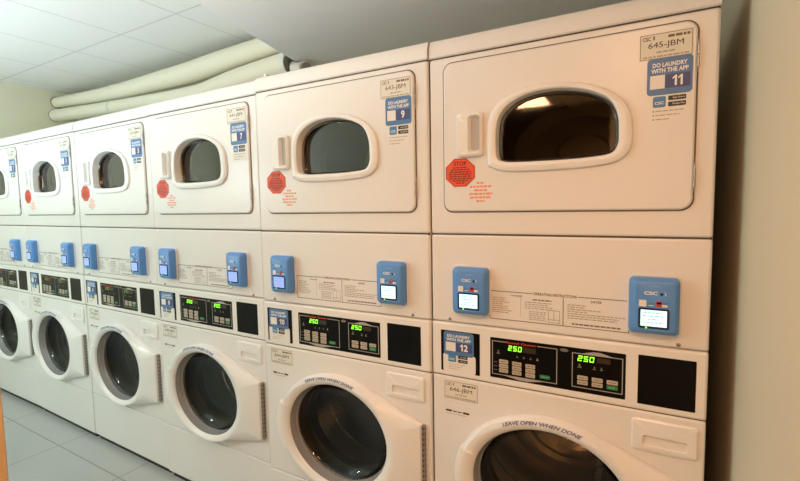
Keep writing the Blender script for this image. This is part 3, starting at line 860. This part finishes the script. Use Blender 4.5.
b.add([(x, y, ZSOF) for x, y in q] + [(x, y, ZCEIL) for x, y in q], [[3, 2, 1, 0], [4, 5, 6, 7], [0, 1, 5, 4], [1, 2, 6, 5], [2, 3, 7, 6], [3, 0, 4, 7]], 'soffit'); struct('ceiling_soffit', b)

# door leaf standing open beside the photographer
hx, hy = -1.275, YF + 0.02
ex, ey = -0.909, -1.05
dv = Vector((ex - hx, ey - hy, 0)); ln = dv.length; ang = math.atan2(dv.y, dv.x)
b = MB(); b.box(0, ln, 0.0, 0.042, -0.018, 2.04, 'wood', 0.003)
dr = struct('door_1', b); dr.location = (hx, hy, 0); dr.rotation_euler = (0, 0, ang)
b = MB(); b.tube([(ln - .07, -0.05, 0.98), (ln - .07, 0.0, 0.98)], 0.011, 'hinge', 12); b.tube([(ln - .19, -0.05, 0.98), (ln - .06, -0.05, 0.98)], 0.010, 'hinge', 12)
h_ = link('door_handle', b.mesh('door_handle'), dr)

# pipes
def smooth_path(ctrl, n=8):
    out = []
    P = [Vector(p) for p in ctrl]
    for i in range(len(P) - 1):
        p0, p1, p2, p3 = P[max(i - 1, 0)], P[i], P[i + 1], P[min(i + 2, len(P) - 1)]
        for j in range(n):
            t = j / n
            out.append(0.5 * (2 * p1 + (p2 - p0) * t + (2 * p0 - 5 * p1 + 4 * p2 - p3) * t * t + (3 * p1 - p0 - 3 * p2 + p3) * t ** 3))
    return out + [P[-1]]
p1c = [(XL, .70, 2.302, .046), (-3.90, .70, 2.263, .054), (-3.26, .70, 2.261, .064), (-2.92, .70, 2.263, .068), (-2.65, .70, 2.276, .067), (-2.41, .70, 2.288, .062), (-1.95, .70, 2.305, .056)]
p2c = [(XL, .68, 2.186, .052), (-3.88, .68, 2.142, .050), (-2.90, .68, 2.108, .052), (-2.59, .68, 2.120, .062), (-2.40, .68, 2.135, .066), (-1.975, .68, 2.160, .066)]
o1 = empty('water_pipe', (XL, .70, 2.30)); tag(o1, 'upper thick cream pipe running just under the ceiling tiles', 'pipe', 'cream pipes above the machines')
o2 = empty('water_pipe', (XL, .68, 2.186)); tag(o2, 'lower thick cream pipe sagging just above the dryer tops', 'pipe', 'cream pipes above the machines')
def local(path, o): return [Vector(p[:3]) - o.location for p in path]
for o, c in ((o1, p1c), (o2, p2c)):
    q = smooth_path([(p[0], p[1], p[2]) for p in c]); rr = [v.y for v in smooth_path([(p[0], p[3], 0) for p in c])]
    b = MB(); b.tube(local(q, o), rr, 'pipe', 28); link('pipe_run', b.mesh('pipe_run'), o)
for o, y, z, r in ((o1, .70, 2.265, .057), (o2, .68, 2.138, .056)):
    b = MB(); b.tube(local([(-3.88, y, z), (-3.855, y, z)], o), r, 'pipe_fit', 28); link('pipe_strap', b.mesh('pipe_strap'), o)
b = MB(); b.tube(local([(XL + .001, .70, 2.302), (XL + .008, .70, 2.302)], o1), .050, 'dark', 28); link('wall_sleeve', b.mesh('wall_sleeve'), o1)
b = MB(); b.tube(local([(XL + .001, .68, 2.186), (XL + .008, .68, 2.186)], o2), .053, 'dark', 28); link('wall_sleeve', b.mesh('wall_sleeve'), o2)
b = MB(); b.tube(local([(-2.01, .68, 2.158), (-1.965, .68, 2.156)], o2), .071, 'pipe_fit', 28); b.tube(local([(-1.965, .68, 2.148), (-1.955, .68, 2.148), (-1.945, .68, 2.147)], o2), [.064, .060, .050], 'dark', 28)
link('end_coupling', b.mesh('end_coupling'), o2)
b = MB(); b.tube(local(smooth_path([(-1.955, .68, 2.130), (-1.90, .67, 2.112), (-1.83, .64, 2.100)], 5), o2), .036, 'pipe_fit', 18); b.tube(local([(-1.835, .642, 2.100), (-1.81, .632, 2.098)], o2), .026, 'hinge', 18); link('end_fitting', b.mesh('end_fitting'), o2, 'thin white fitting on the pipe end')
# white clip on the tops
b = MB(); b.box(-.05, .05, 0, .05, 0, .012, 'pipe_fit', .003); b.box(.0, .012, .01, .04, .012, .03, 'pipe_fit', .002)
cl = link('pipe_clip', b.mesh('pipe_clip')); cl.location = (-1.515, 0.03, ZT)
tag(cl, 'small white clip lying on the dryer tops between dryers 7 and 9', 'clip')

# ------------------------------------------------------------------ light
def area(name, loc, sx_, sy_, power, rgb, rot=(0, 0, 0)):
    l = bpy.data.lights.new(name, 'AREA'); l.shape = 'RECTANGLE'; l.size = sx_; l.size_y = sy_; l.energy = power; l.color = rgb
    o = bpy.data.objects.new(name, l); col.objects.link(o); o.location = loc; o.rotation_euler = rot
    return o
COOL = (0.77, 0.92, 1.0); WARM = (1.0, 0.49, 0.24)
def bulb(name, loc, r, power, rgb):
    l = bpy.data.lights.new(name, 'POINT'); l.shadow_soft_size = r; l.energy = power; l.color = rgb
    o = bpy.data.objects.new(name, l); col.objects.link(o); o.location = loc
    return o
bulb('cool_unseen_light', (-3.65, -1.9, 1.60), .12, 37, COOL)  # unseen light added for the cool left end; no lamp hangs here
area('ceiling_added_fill', (-3.3, -.75, 1.30), 2.4, .8, 14, COOL, (PI, 0, 0))  # added fill, aimed up to brighten the ceiling tiles
area('soffit_added_fill', (-1.5, -.9, 1.55), .8, .4, 11, (1.0, .93, .84), (PI, 0, 0))  # added fill that lifts the underside of the soffit
area('warm_unseen_light', (-.74, -1.50, 1.95), .2, .3, 6.0, WARM)  # unseen light placed so its reflection streaks the nearest dryer window
area('warm_unseen_light', (-.15, -1.45, ZSOF - .02), .24, .3, 15.5, WARM)  # unseen warm light added to reach into the gap by the right wall
wd = bpy.data.worlds.new('World'); sc.world = wd; wd.use_nodes = True
wd.node_tree.nodes['Background'].inputs[0].default_value = (0.5, 0.5, 0.5, 1)
wd.node_tree.nodes['Background'].inputs[1].default_value = 0.2

# ------------------------------------------------------------------ camera
cam = bpy.data.cameras.new('camera'); co = bpy.data.objects.new('camera', cam); col.objects.link(co)
cam.sensor_fit = 'HORIZONTAL'; cam.sensor_width = 36; cam.lens = 449.9081 / 800 * 36
cam.clip_start = 0.05
from mathutils import Matrix
a, p, r = 0.5332, -0.0789, 0.0174
R = Matrix.Rotation(a, 3, 'Z') @ Matrix.Rotation(p, 3, 'X') @ Matrix.Rotation(r, 3, 'Y')
B = Matrix(((1, 0, 0), (0, 0, -1), (0, 1, 0)))      # camera axes: right, up, back
co.rotation_euler = (R @ B).to_euler()
co.location = (-0.0979, -1.296, 1.3371)
sc.camera = co
sc.view_settings.view_transform = 'Standard'
sc.view_settings.look = 'None'
sc.view_settings.gamma = 1
sc.view_settings.use_curve_mapping = False
sc.view_settings.exposure = 0.12
